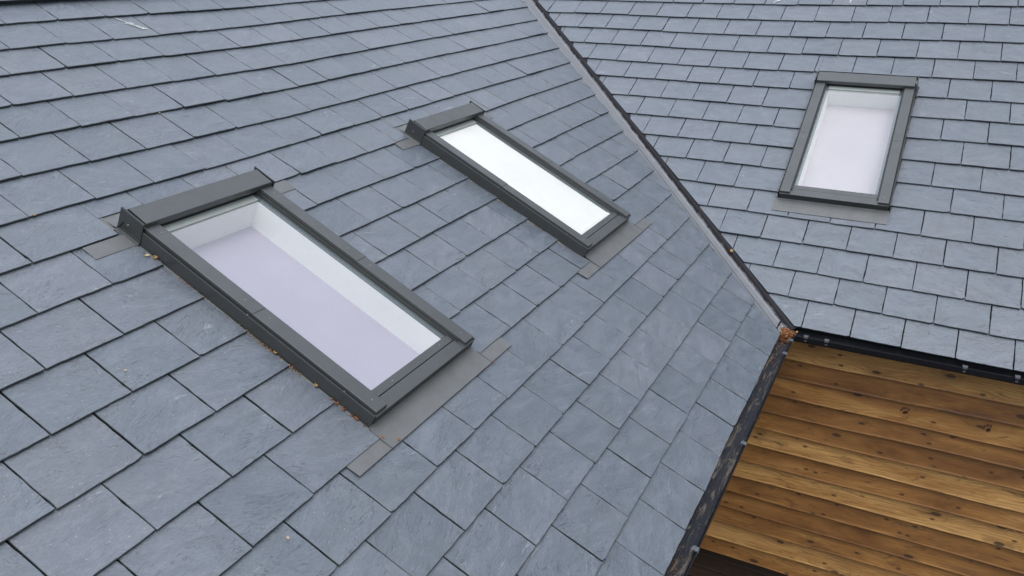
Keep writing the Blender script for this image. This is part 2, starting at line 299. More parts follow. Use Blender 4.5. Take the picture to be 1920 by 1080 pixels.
def mat_glass():
    k = NT('window_glass'); k.t.nodes.remove(k.b)
    tr = k.n('BsdfTransparent'); tr.inputs[0].default_value = (.96, .98, .975, 1)
    gl = k.n('BsdfGlossy'); gl.inputs['Roughness'].default_value = .015; gl.inputs['Color'].default_value = (1, 1, 1, 1)
    fr = k.n('Fresnel', i_IOR=1.52); bf = k.n('NewGeometry').outputs['Backfacing']; o = k.n('TexCoord').outputs['Object']
    f2 = k.math('MULTIPLY', k.math('MULTIPLY', fr.outputs[0], 1.5, clamp=True), k.math('SUBTRACT', 1., bf))
    # fine dust film
    n1 = k.tex('Noise', o, i_Scale=6.0, i_Detail=8.0, i_Roughness=.7).outputs[0]
    df = k.n('BsdfDiffuse'); df.inputs['Color'].default_value = (.62, .63, .62, 1)
    mx = k.n('MixShader'); k.l(f2, mx.inputs[0]); k.l(tr.outputs[0], mx.inputs[1]); k.l(gl.outputs[0], mx.inputs[2])
    sp = k.tex('Voronoi', o, i_Scale=26.0).outputs['Distance']
    m2 = k.n('MixShader'); k.l(k.math('ADD', k.rng(n1, .4, .8, .0, .06), k.rng(sp, .02, .035, .35, 0.)), m2.inputs[0]); k.l(mx.outputs[0], m2.inputs[1]); k.l(df.outputs[0], m2.inputs[2])
    k.l(m2.outputs[0], k.out.inputs['Surface']); return k.m
def mat_wood(name, cols, z_axis=True):
    """horizontal boards, grain along X; uv = (along, across) in metres"""
    k = NT(name); uv = k.n('UVMap', uv_map='plane').outputs[0]
    at = k.n('Attribute', attribute_name='rnd').outputs['Fac']
    off = k.n('CombineXYZ'); k.l(k.math('MULTIPLY', at, 37.7), off.inputs[0]); k.l(k.math('MULTIPLY', at, 23.1), off.inputs[1]); k.l(k.math('MULTIPLY', at, 11.), off.inputs[2])
    v = k.n('VectorMath', operation='ADD'); k.l(uv, v.inputs[0]); k.l(off.outputs[0], v.inputs[1]); v = v.outputs[0]
    # knots: sparse cells, the grain swerves round them
    kn = k.tex('Voronoi', k.mapping(v, (2.6, 6.5, 1)), voronoi_dimensions='2D', i_Scale=1.0, i_Randomness=.95)
    kd = kn.outputs['Distance']
    big = k.rng(k.n('SeparateColor').outputs[0], 0, 1) if 0 else None
    sepc = k.n('SeparateColor'); k.l(kn.outputs['Color'], sepc.inputs[0]); rr = sepc.outputs[0]
    has = k.math('GREATER_THAN', rr, .42)
    ksize = k.rng(rr, .42, 1., .035, .10)
    core = k.math('MULTIPLY', k.rng(k.math('DIVIDE', kd, ksize), .65, 1.05, 1., 0., True), has)
    halo = k.math('MULTIPLY', k.rng(k.math('DIVIDE', kd, ksize), .8, 4.2, 1., 0., True), has)
    kn2 = k.tex('Voronoi', k.mapping(v, (6, 12, 1), (4, 9, 0)), voronoi_dimensions='2D', i_Scale=1.0, i_Randomness=1.0)
    s2 = k.n('SeparateColor'); k.l(kn2.outputs['Color'], s2.inputs[0])
    pin = k.math('MULTIPLY', k.rng(kn2.outputs['Distance'], .06, .13, 1., 0., True), k.math('GREATER_THAN', s2.outputs[1], .74))
    warp = k.tex('Noise', k.mapping(v, (1.6, 7, 1)), i_Scale=1.0, i_Detail=3.0).outputs[0]
    yy = k.n('SeparateXYZ'); k.l(v, yy.inputs[0])
    ring = k.math('ADD', k.math('ADD', k.math('MULTIPLY', yy.outputs[1], 330.), k.math('MULTIPLY', warp, 60.)), k.math('MULTIPLY', halo, 7.))
    rings = k.math('ADD', k.math('MULTIPLY', k.math('SINE', ring), .5), .5)
    fib = k.tex('Noise', k.mapping(v, (5, 170, 1)), i_Scale=1.0, i_Detail=5.0, i_Roughness=.7).outputs[0]
    pat = k.tex('Noise', k.mapping(v, (1.7, 7, 1), (5, 1, 2)), i_Scale=1.0, i_Detail=5.0, i_Roughness=.62, i_Distortion=.5).outputs[0]
    dark, mid, lite = cols
    c = k.ramp(k.math('ADD', k.math('MULTIPLY', pat, .85), k.math('MULTIPLY', k.math('FRACT', k.math('MULTIPLY', at, 3.31)), .36)), [(.34, dark), (.56, mid), (.78, lite)])
    c = k.mix(k.math('MULTIPLY', rings, .38), c, tuple(x * .55 for x in mid))
    c = k.mix(k.rng(fib, .45, .72, 0., .5), c, tuple(x * .5 for x in mid))
    c = k.mix(k.math('MULTIPLY', halo, .42), c, tuple(x * .45 for x in mid))
    c = k.mix(k.math('MAXIMUM', k.math('MULTIPLY', core, .85), k.math('MULTIPLY', pin, .8)), c, (.030, .012, .005))
    st = k.tex('Noise', k.mapping(v, (5.0, 16, 1), (8, 3, 6)), i_Scale=1.0, i_Detail=6.0, i_Roughness=.7, i_Distortion=1.2).outputs[0]
    c = k.mix(k.rng(st, .57, .69, 0., .8), c, (.07, .028, .009))
    gr = k.tex('Noise', k.mapping(v, (1.6, 22, 1), (2, 13, 6)), i_Scale=1.0, i_Detail=6.0, i_Roughness=.7).outputs[0]
    c = k.mix(k.rng(gr, .60, .72, 0., .65), c, (.06, .05, .042))
    b = k.bump(k.math('ADD', k.math('MULTIPLY', rings, .6), fib), .0009, .6)
    return k.set(Base_Color=c, Roughness=k.rng(pat, .3, .7, .5, .7), Normal=b)
def mat_needles():
    k = NT('dry_needles'); at = k.n('Attribute', attribute_name='rnd').outputs['Fac']
    c = k.ramp(at, [(0., (.03, .014, .008)), (.35, (.14, .045, .016)), (.7, (.33, .115, .035)), (1., (.36, .25, .10))])
    return k.set(Base_Color=c, Roughness=.75)
def mat_gutter():
    k = NT('black_gutter'); o = k.n('TexCoord').outputs['Object']
    n1 = k.tex('Noise', o, i_Scale=30.0, i_Detail=5.0, i_Roughness=.65).outputs[0]
    c = k.mix(k.rng(n1, .35, .75, 0., .6), (.004, .005, .009), (.012, .015, .022))
    return k.set(Base_Color=c, Roughness=.6, Specular_IOR_Level=.25, Normal=k.bump(n1, .0006, .4))
def mat_silt():
    """dried silt and moss inside the gutter: streaks that lie along it, black trough between"""
    k = NT('gutter_silt'); o = k.n('TexCoord').outputs['Object']
    n1 = k.tex('Noise', k.mapping(o, (42, 5, 10)), i_Scale=1.0, i_Detail=8.0, i_Roughness=.72, i_Distortion=.8).outputs[0]
    n2 = k.tex('Noise', k.mapping(o, (60, 30, 30)), i_Scale=1.0, i_Detail=6.0, i_Roughness=.7).outputs[0]
    c = k.mix(k.rng(n1, .53, .62, 0., 1.), (.012, .015, .023), k.ramp(n2, [(.3, (.05, .045, .04)), (.5, (.12, .105, .085)), (.75, (.20, .18, .145))]))
    return k.set(Base_Color=c, Roughness=.8, Normal=k.bump(k.math('ADD', n1, n2), .004, .7))
def mat_grass():
    k = NT('grass_field'); o = k.n('TexCoord').outputs['Object']
    n1 = k.tex('Noise', o, i_Scale=.4, i_Detail=8.0, i_Roughness=.7).outputs[0]; n2 = k.tex('Noise', o, i_Scale=30., i_Detail=4.0).outputs[0]
    c = k.mix(k.rng(n1, .35, .65, 0., 1.), (.05, .075, .02), (.12, .13, .045)); c = k.mix(k.rng(n2, .3, .7, 0., .5), c, (.04, .06, .015))
    return k.set(Base_Color=c, Roughness=.9, Normal=k.bump(n2, .03, 1.))
SLATE = mat_slate(); UNDER = mat_plain('roofing_felt', (.012, .012, .014), .9)
COVER = mat_metal('grey_aluminium_cover', (.088, .095, .098), .36, .35)
SIDE = mat_metal('shaded_grey_frame', (.050, .056, .058), .36, .15)  # cover grey made darker: shade of the upright faces put in the colour
FLASH = mat_metal('grey_flashing', (.142, .149, .153), .48, .2, .5)
SEAL = mat_plain('black_rubber_seal', (.010, .010, .011), .5)
SCREW = mat_plain('steel_screw', (.26, .27, .27), .35, .1, 50, .6)
WHITE = mat_plain('white_lining', (.80, .81, .80), .55, .02, 8)
SPACER = mat_plain('glass_edge_band', (.10, .125, .140), .4, .1)
GLASS = mat_glass(); GUTTER = mat_gutter(); SILT = mat_silt()
def mat_valley():
    k = NT('valley_liner'); uv = k.n('UVMap', uv_map='plane').outputs[0]; o = k.n('TexCoord').outputs['Object']
    x = k.n('SeparateXYZ'); k.l(uv, x.inputs[0])
    n1 = k.tex('Noise', k.mapping(uv, (40, 9, 1)), i_Scale=1.0, i_Detail=7.0, i_Roughness=.7).outputs[0]; n2 = k.tex('Noise', o, i_Scale=14., i_Detail=6.0, i_Roughness=.7).outputs[0]
    c = k.mix(k.rng(n2, .35, .7, 0., .5), (.215, .225, .245), (.14, .148, .162))
    band = k.rng(k.math('ADD', x.outputs[0], k.math('MULTIPLY', n1, .030)), .019, .025, 0., 1.)      # dark matte strip up the right wall of the channel, ragged along its border
    c = k.mix(k.math('MULTIPLY', band, .93), c, (.014, .013, .016))
    edge = k.rng(x.outputs[0], -.1345, -.1315, 0., 1.)
    return k.set(Base_Color=c, Roughness=k.rng(band, 0., 1., .5, .85), Specular_IOR_Level=k.rng(band, 0., 1., .5, .12), Normal=k.bump(n2, .001, .5))
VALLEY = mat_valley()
NEEDLE = mat_needles()
LARCH = mat_wood('larch_cladding', ((.120, .042, .010), (.310, .145, .038), (.540, .315, .110)))
DARKWOOD = mat_wood('dark_brown_boards', ((.018, .009, .005), (.035, .018, .010), (.055, .030, .017)))  # same board pattern in much darker browns
GALV = mat_plain('grey_bracket', (.10, .11, .13), .5, .2, 60, .2)
GRASS = mat_grass(); DROP = mat_plain('bird_dropping', (.62, .64, .66), .8, .15, 120)

# ------------------------------------------------------------------ the house
house = empty('house')
tag(house, 'slate roofed house with two wings meeting at a valley above orange larch clad walls', 'house')

def clip(poly, nx, ny, d):
    """keep the side nx*x + ny*y >= d"""
    out = []; n = len(poly)
    for i in range(n):
        a, b = poly[i], poly[(i+1) % n]; da = nx*a[0]+ny*a[1]-d; db = nx*b[0]+ny*b[1]-d
        if da >= 0: out.append(a)
        if (da >= 0) != (db >= 0):
            t = da / (da - db); out.append((a[0]+t*(b[0]-a[0]), a[1]+t*(b[1]-a[1])))
    return out
def area(p): return abs(sum(p[i][0]*p[(i+1)%len(p)][1]-p[(i+1)%len(p)][0]*p[i][1] for i in range(len(p)))) / 2

def courses(ROW, JNT, s1, g, ncourse, u0, u1, par):
    """returns per course: (function s(u), list of joints)"""
    out = []
    for c in range(ncourse + 1):
        nom = s1 + (c - 1) * g
        if c in ROW:
            q = ROW[c]; U = np.array([a for a, _ in q]); S = np.array([b for _, b in q])
            if len(S) > 2: S = np.convolve(np.r_[S[0], S, S[-1]], [.25, .5, .25], 'valid')
        else:
            U = np.array([0., 1.]); S = np.array([nom, nom])
        J = list(JNT.get(c, []))
        if not J: J = [par + .15 * (c % 2) + .3 * round((0 if not J else 0))]
        J.sort(); full = [J[0]]
        for a in J[1:]:
            n = max(1, round((a - full[-1]) / .3)); p = full[-1]
            for i in range(1, n + 1): full.append(p + (a - p) * i / n)
        meas = set(J)
        while full[0] > u0: full.insert(0, full[0] - .3)
        while full[-1] < u1: full.append(full[-1] + .3)
        full = [x if x in meas else x + random.uniform(-.004, .004) for x in full]
        out.append((U, S, full))
    return out
def slates(name, P, rows, keep, holes, flip, label, lowlift=()):
    """every slate a thin dressed slab with broken lower edge, lying on the course below"""
    rnd = random.Random(5 if flip else 9)
    V = []; F = []; UV = []; RN = []; ED = []
    for c in range(len(rows) - 1):
        U, S, J = rows[c]; U2, S2, _ = rows[c + 1]
        sm_ = float(np.mean(S))
        for (h0, h1, t0, t1) in holes:
            if t0 - .05 < sm_ < t1 - .1:
                J = [x for x in J if not (h0 - .105 < x < h0 + .06 or h1 - .06 < x < h1 + .105)]; J = sorted(J + [(h0 + h1) / 2]) if max([q - p for p, q in zip(J, J[1:])] or [0]) > .62 else J
        for i in range(len(J) - 1):
            a, b = J[i] + rnd.uniform(.0013, .0031), J[i+1] - rnd.uniform(.0013, .0031)
            sa, sb = float(np.interp(a, U, S)), float(np.interp(b, U, S))
            m = (sa + sb) / 2; k = (sb - sa) * .6; dr = rnd.gauss(0, .0010)
            sa, sb = m - k/2 + dr + rnd.gauss(0, .0008), m + k/2 + dr + rnd.gauss(0, .0008)
            top = float(np.interp((a+b)/2, U2, S2)) + .045
            lift = abs(rnd.gauss(0, .0016)) + (.003 if rnd.random() < .07 else 0); tilt = rnd.gauss(0, .0008)
            # outline, broken edges
            poly = []; nb = 16
            chipL = rnd.uniform(.004, .014) if rnd.random() < .28 else 0; chipR = rnd.uniform(.004, .014) if rnd.random() < .28 else 0
            w = 0
            for j in range(nb + 1):
                t = j / nb; w = .6 * w + rnd.gauss(0, .0006)
                x = a + (b - a) * t; y = sa + (sb - sa) * t + (w if 0 < j < nb else 0)
                dl, drr = (x - a), (b - x)
                if chipL and dl < chipL * 1.6: y += (chipL * 1.6 - dl) * .45 * rnd.uniform(.8, 1.1)
                if chipR and drr < chipR * 1.6: y += (chipR * 1.6 - drr) * .45 * rnd.uniform(.8, 1.1)
                poly.append((x, y))
            for j in range(1, 8):
                t = j / 8; poly.append((b + rnd.gauss(-.0004, .0008), sb + (top - sb) * t))
            poly += [(b, top), (a, top)]
            for j in range(7, 0, -1):
                t = j / 8; poly.append((a + rnd.gauss(.0004, .0008), sa + (top - sa) * t))
            for (nx, ny, d) in keep: 
                poly = clip(poly, nx, ny, d)
                if len(poly) < 3: break
            if len(poly) < 3: continue
            pcs = [poly]
            for (h0, h1, t0, t1) in holes:
                if b <= h0 or a >= h1 or top <= t0 or m >= t1: continue
                nx_ = []
                for q in pcs:
                    l = clip(q, -1, 0, -h0); r = clip(q, 1, 0, h1); mid = clip(clip(q, 1, 0, h0), -1, 0, -h1)
                    if m < t0 - .02: nx_ += [q]; continue
                    for z in (l, r, clip(mid, 0, 1, t1) if len(mid) > 2 else []):
                        if len(z) > 2 and area(z) > .0006: nx_.append(z)
                pcs = nx_
            r_ = rnd.random()
            for q in pcs:
                if area(q) < .0004: continue
                flat = any(h0 - .28 < q[0][0] < h1 + .28 and t0 - .2 < m < t1 + .1 for (h0, h1, t0, t1) in holes)
                lf = lift * (.3 if flat else 1)
                cx = sum(p[0] for p in q) / len(q); cy = sum(p[1] for p in q) / len(q)
                def hh(x, y): return lf * (1 - (y - m) / .28) + tilt * (x - cx) / .15 - .0118 * (y - m) / .24
                n = len(V); e = len(q); ex = .0016
                for (x, y) in q:
                    dx, dy = x - cx, y - cy; L = math.hypot(dx, dy) + 1e-6; ex_ = rnd.uniform(.0009, .0026)
                    x2, y2 = x - dx / L * ex_, y - dy / L * ex_
                    V.append(P(x2, y2, hh(x2, y2))); UV.append((x2, y2))
                for (x, y) in q: V.append(P(x, y, hh(x, y) - .0018)); UV.append((x, y))
                for (x, y) in q: V.append(P(x, y, hh(x, y) - .0076)); UV.append((x, y + .003))
                f = list(range(n, n + e))
                if flip: f.reverse()
                F.append(tuple(f)); RN.append(r_); ED.append(0.)
                for ring in (0, 1):
                    for j in range(e):
                        j2 = (j + 1) % e; z = (n+ring*e+j, n+(ring+1)*e+j, n+(ring+1)*e+j2, n+ring*e+j2)
                        F.append(z if not flip else z[::-1]); RN.append(r_); ED.append(.55 + .45 * ring)
    o = mesh(name, V, F, SLATE, house, uv=UV, rnd=RN, edge=ED); tag(o, label); return o

UMAX = 6.6; XMAX = 6.2
SKY = [  # (side, centre along, foot up the slope, scale across, scale up, flashing offset)
    ('L', 2.557, 1.229, 1.0, 1.0, -.0025), ('L', .4370, 1.231, .985, 1.0, .023), ('R', .0640, 1.172, .992, 1.075, -.0085)]
holesL = [(2.5595 - .389, 2.5595 + .389, 1.16, 2.655), (.414 - .394, .414 + .394, 1.16, 2.655)]
TOPH = [(2.557 - .39, 2.972, 2.5, 2.70), (.437 - .385, .832, 2.5, 2.695)]
holesR = [(.0555 - .386, .0555 + .386, 1.06, 2.80)]
rowsL = courses(ROW_L, JNT_L, .2414, .2334, 19, -4.3, UMAX, .0)
rowsR = courses(ROW_R, JNT_R, .2385, .2575, 17, -4.6, XMAX, .03)
slates('roof', PL, rowsL, [(1, VL - .014, .168), (-1, 0, -UMAX), (0, -1, -RIDGE_L + .02)], holesL + TOPH, True,
       'large slate roof slope carrying two skylights')
slates('roof', PR, rowsR, [(1, VR, .052), (-1, 0, -XMAX), (0, -1, -RIDGE_R + .02)], holesR, False,
       'slate roof slope beyond the valley carrying one skylight')
# felt under the slates, cut out under the skylights so that their linings show
def felt(P, umin, umax, smax, holes, line):
    us = sorted({umin, umax, *[h[0] + .045 for h in holes], *[h[1] - .045 for h in holes]}); ss = [-.0, None, None, smax]
    mb = MB()
    for i in range(len(us) - 1):
        h = [q for q in holes if abs(q[0] + .045 - us[i]) < 1e-6]
        spans = [(0.03, h[0][2] + .13), (h[0][3] - .04, smax)] if h else [(0.03, smax)]
        for (a, b) in spans:
            q = [(us[i], a), (us[i+1], a), (us[i+1], b), (us[i], b)]
            q = clip(q, *line)
            if len(q) < 3: continue
            n = len(q); mb.add([P(x, y, -.026) for x, y in q] + [P(x, y, -.05) for x, y in q], [tuple(range(n)), tuple(range(2*n-1, n-1, -1))] + [(j, (j+1)%n, n+(j+1)%n, n+j) for j in range(n)])
    return mb
felt(PL, -4.2, UMAX, RIDGE_L, sorted(holesL), (1, VL, .10)).build('roof_deck', UNDER, house)
felt(PR, -4.4, XMAX, RIDGE_R, sorted(holesR), (1, VR, .02)).build('roof_deck', UNDER, house)

# valley channel: lip, flat bed under the left slates' edge, then a wall curving up under the right slates
zT = RIDGE_L * sL_ - .03
perp = Vector((1 / tan(AR), 1 / tan(AL), 0)).normalized()     # horizontal, from the left slope to the right slope
def vpath(z):
    base = Vector((-z / tan(AL), z / tan(AR), z))
    return lambda q, h: base + perp * q + Vector((0, 0, h))
prof = [(-.24, .050), (-.16, .024), (-.137, .0185), (-.131, .0270), (-.126, .0270), (-.120, .0190), (-.09, .0040), (-.06, -.0110), (-.03, -.0260), (-.014, -.0350), (-.006, -.0380), (.001, -.0360), (.006, -.0290), (.010, -.018), (.014, -.004), (.018, .0), (.030, .001), (.10, .018), (.12, .022)]
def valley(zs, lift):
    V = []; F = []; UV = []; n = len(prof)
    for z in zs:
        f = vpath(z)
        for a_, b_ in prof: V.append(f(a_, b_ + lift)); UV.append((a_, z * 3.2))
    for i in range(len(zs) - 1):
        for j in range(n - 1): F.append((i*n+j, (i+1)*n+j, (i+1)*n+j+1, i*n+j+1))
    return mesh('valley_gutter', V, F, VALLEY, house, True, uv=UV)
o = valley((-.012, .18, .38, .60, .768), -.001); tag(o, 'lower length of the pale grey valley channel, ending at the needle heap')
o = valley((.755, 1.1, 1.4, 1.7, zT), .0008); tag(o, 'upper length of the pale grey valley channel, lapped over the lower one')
# ------------------------------------------------------------------ skylights: local axes a (along the eaves, to the right), b (up the slope), h (off the roof)
def frameL(): return Matrix(((0, -cL, sL_), (1, 0, 0), (0, sL_, cL)))
def frameR(): return Matrix(((1, 0, 0), (0, cR, -sR_), (0, sR_, cR)))
BL = 1.345            # frame length
ME = {}
def tmpl(key, mb, mat, smooth=False):
    o = mb.build(key, mat, None, smooth); ME[key] = o.data; bpy.data.objects.remove(o)
def make_templates():
    m = MB()                                                    # side upstands and front of the outer frame
    for s in (-1,):
        # folded upstand: foot, vertical face with a rolled top edge
        pr = [(s*.3955, -.012), (s*.3900, -.008), (s*.3860, -.006), (s*.3855, .040), (s*.3850, .0575), (s*.3830, .0610), (s*.3800, .0610), (s*.3780, .0570), (s*.3780, .030), (s*.3700, .030), (s*.3700, -.02)]
        if s > 0: pr = pr[::-1]
        m.sweep(pr, [lambda p, q: Vector((p, .002, q)), lambda p, q: Vector((p, BL, q))])
    tmpl('side_upstand', m, SIDE)
    m = MB(); m.box((-.372, .002, -.015), (.372, .026, .047), .002); m.box((-.374, .0, .040), (.374, .058, .0500), .003)
    m.box((-.371, .06, .0), (-.300, BL, .050)); m.box((.300, .06, .0), (.371, BL, .050)); m.box((-.3695, BL - .05, -.01), (.3695, BL - .001, .06))
    tmpl('frame', m, SIDE)
    m = MB(); m.box((-.2990, .0630, .036), (.2990, .1010, .0530), .0025); tmpl('bottom_cover', m, COVER)
    m = MB()
    m.box((-.3735, -.0015, .0495), (.3735, .0585, .0560), .002); tmpl('front_cover', m, COVER)
    # side covers in two lengths that lap
    for key, b0, b1, dh in (('lower', .008, .66, 0), ('upper', .652, 1.325, .0022)):
        m = MB(); m.box((-.0360, b0, .0525 + dh), (.0360, b1, .0735 + dh), .0030); tmpl('cover_' + key, m, COVER)
    m = MB()                                                    # twin glazing rails between cover and glass
    for s in (-1,):
        x0, x1 = (s*.2995, s*.2955); m.box((min(x0,x1), .045, .040), (max(x0,x1), 1.30, .0690), .0008)
        x0, x1 = (s*.2925, s*.2885); m.box((min(x0,x1), .040, .040), (max(x0,x1), 1.30, .0620), .0008)
    tmpl('glazing_rail', m, SIDE)
    m = MB()
    m.box((-.2960, .06, .02), (-.2920, 1.31, .052)); m.box((.2920, .06, .02), (.2960, 1.31, .052)); m.box((-.29, 1.272, .035), (.29, 1.33, .0535)); m.box((-.29, .0995, .02), (.29, .1025, .050))
    tmpl('seal', m, SEAL)
    m = MB(); m.add([(-.2925, .10, .046), (.2925, .10, .046), (.2925, 1.30, .046), (-.2925, 1.30, .046)], [(0, 1, 2, 3)]); tmpl('pane', m, GLASS)
    m = MB()                                                    # inside: dark sash edge then white splayed lining, blind at the bottom of it
    X, B0, B1 = .262, .135, 1.225
    def tube(z0, z1, x0, x1, b0, b1, c0, c1, t=.012):
        V = []; 
        for (z, x, bb0, bb1) in ((z0, x0, b0, c0), (z1, x1, b1, c1)):
            V += [(-x, bb0, z), (x, bb0, z), (x, bb1, z), (-x, bb1, z)]
        return V, [(0,4,5,1),(1,5,6,2),(2,6,7,3),(3,7,4,0)]
    m = MB()
    for s in (-1,):
        x0, x1 = sorted((s*.2915, s*.2700)); m.box((x0, .1035, .036), (x1, 1.271, .0415))
        x0, x1 = sorted((s*.2715, s*.2700)); m.box((x0, .1035, .005), (x1, 1.271, .036))
    tmpl('edge_band', m, SPACER)
    m = MB(); m.box((-.2695, 1.232, .030), (.2695, 1.2715, .0410)); tmpl('top_band', m, mat_plain('pale_edge_band', (.40, .435, .43), .5, .05))
    m = MB(); V, F = tube(.030, -.004, .2698, .2690, .1035, .1035, 1.2318, 1.2300); m.add(V, F)
    V, F = tube(-.004, -.32, .2690, .2690, .1035, .1035, 1.2300, 1.2300); m.add(V, F); tmpl('white_lining', m, WHITE)
    m = MB(); m.box((-.2695, .1030, -.1200), (.2695, 1.2305, -.1160)); tmpl('blind', m, WHITE)
    m = MB(); m.box((-.268, .1045, -.115), (.268, .130, -.095), .003); tmpl('blind_bar', m, WHITE)
    m = MB()                                                    # hood: sloping top, folded front, thickness
    pr = [(1.262, .066), (1.260, .072), (1.260, .0955), (1.2625, .0980), (1.364, .1035), (1.368, .1000), (1.368, .02), (1.362, .02), (1.361, .096), (1.266, .091), (1.266, .066)]
    m.sweep(pr, [lambda p, q: Vector((-.3700, p, q)), lambda p, q: Vector((.3700, p, q))], closed=True)
    tmpl('hood', m, COVER)
    m = MB()                                                    # flashing tray behind the hood
    m.sweep([(1.360, .046), (1.372, .020), (1.385, .002), (1.40, -.004), (1.475, -.012)], [lambda p, q: Vector((-.393, p, q)), lambda p, q: Vector((.393, p, q))])
    tmpl('top_flashing', m, FLASH)
    m = MB(); m.box((-.587, 1.262, -.007), (-.380, 1.342, -.0045)); tmpl('top_tab', m, FLASH)
    m = MB(); m.box((-.520, 1.385, -.0110), (-.3935, 1.475, -.0085)); tmpl('top_tongue', m, FLASH)
    m = MB()                                                    # curved end plates of the hood, on the outside of the frame
    for s in (-1,):
        o_, i_ = (s*.3790, s*.3745)
        def ep(b):
            # outline in (a, h): foot flares outwards
            return [(s*.4060, -.006), (s*.3980, -.004), (s*.3910, .004), (s*.3885, .016), (s*.3880, .097), (s*.3860, .1005), (s*.3810, .1005), (s*.3810, .095), (s*.3845, .093), (s*.3850, .014), (s*.3880, .0), (s*.3980, -.008)]
        q = ep(0); q = q if s < 0 else q[::-1]
        m.sweep(q, [lambda p, h: Vector((p, 1.256, h)), lambda p, h: Vector((p, 1.30, h)), lambda p, h: Vector((p, 1.388, h * 1.03))], closed=True)
    tmpl('end_plate', m, SIDE)
    m = MB()                                                    # apron: sheet that follows the slates, with the two side tabs
    m.sweep([(.004, .010), (.000, .0050), (-.004, .0025), (-.02, .001), (-.118, .0030), (-.1195, .0022), (-.1195, -.003)], [lambda p, q: Vector((.393, p, q)), lambda p, q: Vector((0, p, q)), lambda p, q: Vector((-.393, p, q))])
    tmpl('apron', m, FLASH)
    m = MB()
    m.sweep([(-.040, -.0045), (-.118, .0010), (-.119, -.0025)], [lambda p, q: Vector((-.395, p, q)), lambda p, q: Vector((-.598, p, q))])
    m.box((-.3965, -.118, -.004), (-.3935, -.035, .0045))      # turned-up rib between apron and tab
    tmpl('flashing_tab', m, FLASH)
    m = MB(); m.disc((0, 0, 0), .0034, .0014); tmpl('screw', m, SCREW)
make_templates()
BLINDC = [(.36, .335, .42), (.76, .745, .715), (.43, .405, .44)]  # middle one whitened: sky reflected in its glass put into the blind colour
def blind_mat(i):
    k = NT('blind_with_sky_reflection'); o = k.n('TexCoord').outputs['Object']
    n1 = k.tex('Noise', o, i_Scale=260.0, i_Detail=2.0).outputs[0]; n2 = k.tex('Noise', o, i_Scale=2.5, i_Detail=3.0).outputs[0]
    c = k.mix(k.rng(n1, .3, .7, 0., 1.), tuple(x * .96 for x in BLINDC[i]), tuple(min(1, x * 1.03) for x in BLINDC[i])); c = k.mix(k.rng(n2, .3, .7, 0., .5), c, tuple(x * .82 for x in BLINDC[i]))  # broad cloudy tone: soft sky reflection painted into the fabric
    return k.set(Base_Color=c, Roughness=.8)
SKYLAB = ['large near skylight on the left slope with a lavender blind half drawn behind the glass', 'skylight in the middle, its glass all bright white, between the near one and the valley', 'skylight on the far slope seen face on, pale lavender blind under clear glass']
SKYOBJ = []
for i, (side, ctr, foot, ka, kb, fo) in enumerate(SKY):
    fr = (frameL() if side == 'L' else frameR()).to_4x4()
    loc = PL(ctr, foot) if side == 'L' else PR(ctr, foot)
    root = empty('skylight', Matrix.Translation(loc) @ fr @ Matrix.Diagonal((ka, kb, 1, 1)), house); tag(root, SKYLAB[i]); SKYOBJ.append(root)
    def put(name, key, a=0., b=0., h=0.): 
        o = link(name, ME[key], root); o.location = (a, b, h); return o
    put('frame', 'frame'); put('bottom_cover', 'bottom_cover'); put('front_cover', 'front_cover')
    for s in (-1, 1):
        put('side_cover', 'cover_lower', s*.3370, 0); put('side_cover', 'cover_upper', s*.3370, 0)
        for nm, key in (('edge_band', 'edge_band'), ('side_upstand', 'side_upstand'), ('glazing_rail', 'glazing_rail'), ('end_plate', 'end_plate')): put(nm, key).scale = (-s, 1, 1)
        if side == 'L':
            for nm, key in (('flashing_tab', 'flashing_tab'), ('flashing_tab', 'top_tab'), ('flashing_tab', 'top_tongue')): put(nm, key, fo).scale = (-s, 1, 1)
    put('seal', 'seal'); put('pane', 'pane'); put('edge_band', 'top_band'); put('lining', 'white_lining')
    bl = put('blind', 'blind', 0, 0, .144 if i == 1 else 0)  # middle one raised under the glass to stand in for its reflection
    bl.data = ME['blind'].copy(); bl.data.materials.clear(); bl.data.materials.append(blind_mat(i))
    bb = put('blind_bar', 'blind_bar', 0, 0, .132 if i == 1 else 0); bb.data = ME['blind_bar'].copy(); bb.data.materials.clear(); bb.data.materials.append(bl.data.materials[0])
    put('hood', 'hood'); put('top_flashing', 'top_flashing', fo); put('apron', 'apron', fo)
    for (a, b, h) in ((-.337, .06, .0735), (-.333, .60, .0735), (-.338, .73, .0757), (-.333, 1.21, .0757), (.337, .06, .0735), (.337, .60, .0735), (.337, .74, .0757), (.337, 1.21, .0757),
                      (-.16, .082, .0530), (.20, .082, .0530)):
        put('screw', 'screw', a, b, h)
    for (b, h) in ((.16, .0610), (.67, .0610)): put('screw', 'screw', -.3815, b, h)
    sc = put('screw', 'screw', -.3882, 1.335, .045); sc.rotation_euler = (0, -pi/2, 0); sc.scale = (1.3, 1.3, 1.3)

# ------------------------------------------------------------------ gutters
gp = [(.050, .030), (.050, -.012), (.044, -.030), (.030, -.044), (.010, -.050), (-.020, -.050), (-.040, -.043), (-.052, -.028), (-.057, -.012), (-.0575, -.002), (-.0600, .0005), (-.0635, .0), (-.0640, -.005), (-.0615, -.010), (-.058, -.030), (-.046, -.047), (-.022, -.056), (.012, -.056), (.034, -.050), (.050, -.034), (.056, -.012), (.056, .030)]
gp = [(a, b - .030) for a, b in gp]
def gutter(path, label):
    m = MB(); m.sweep(gp, path, closed=True); o = m.build('gutter', GUTTER, house); tag(o, label); return o
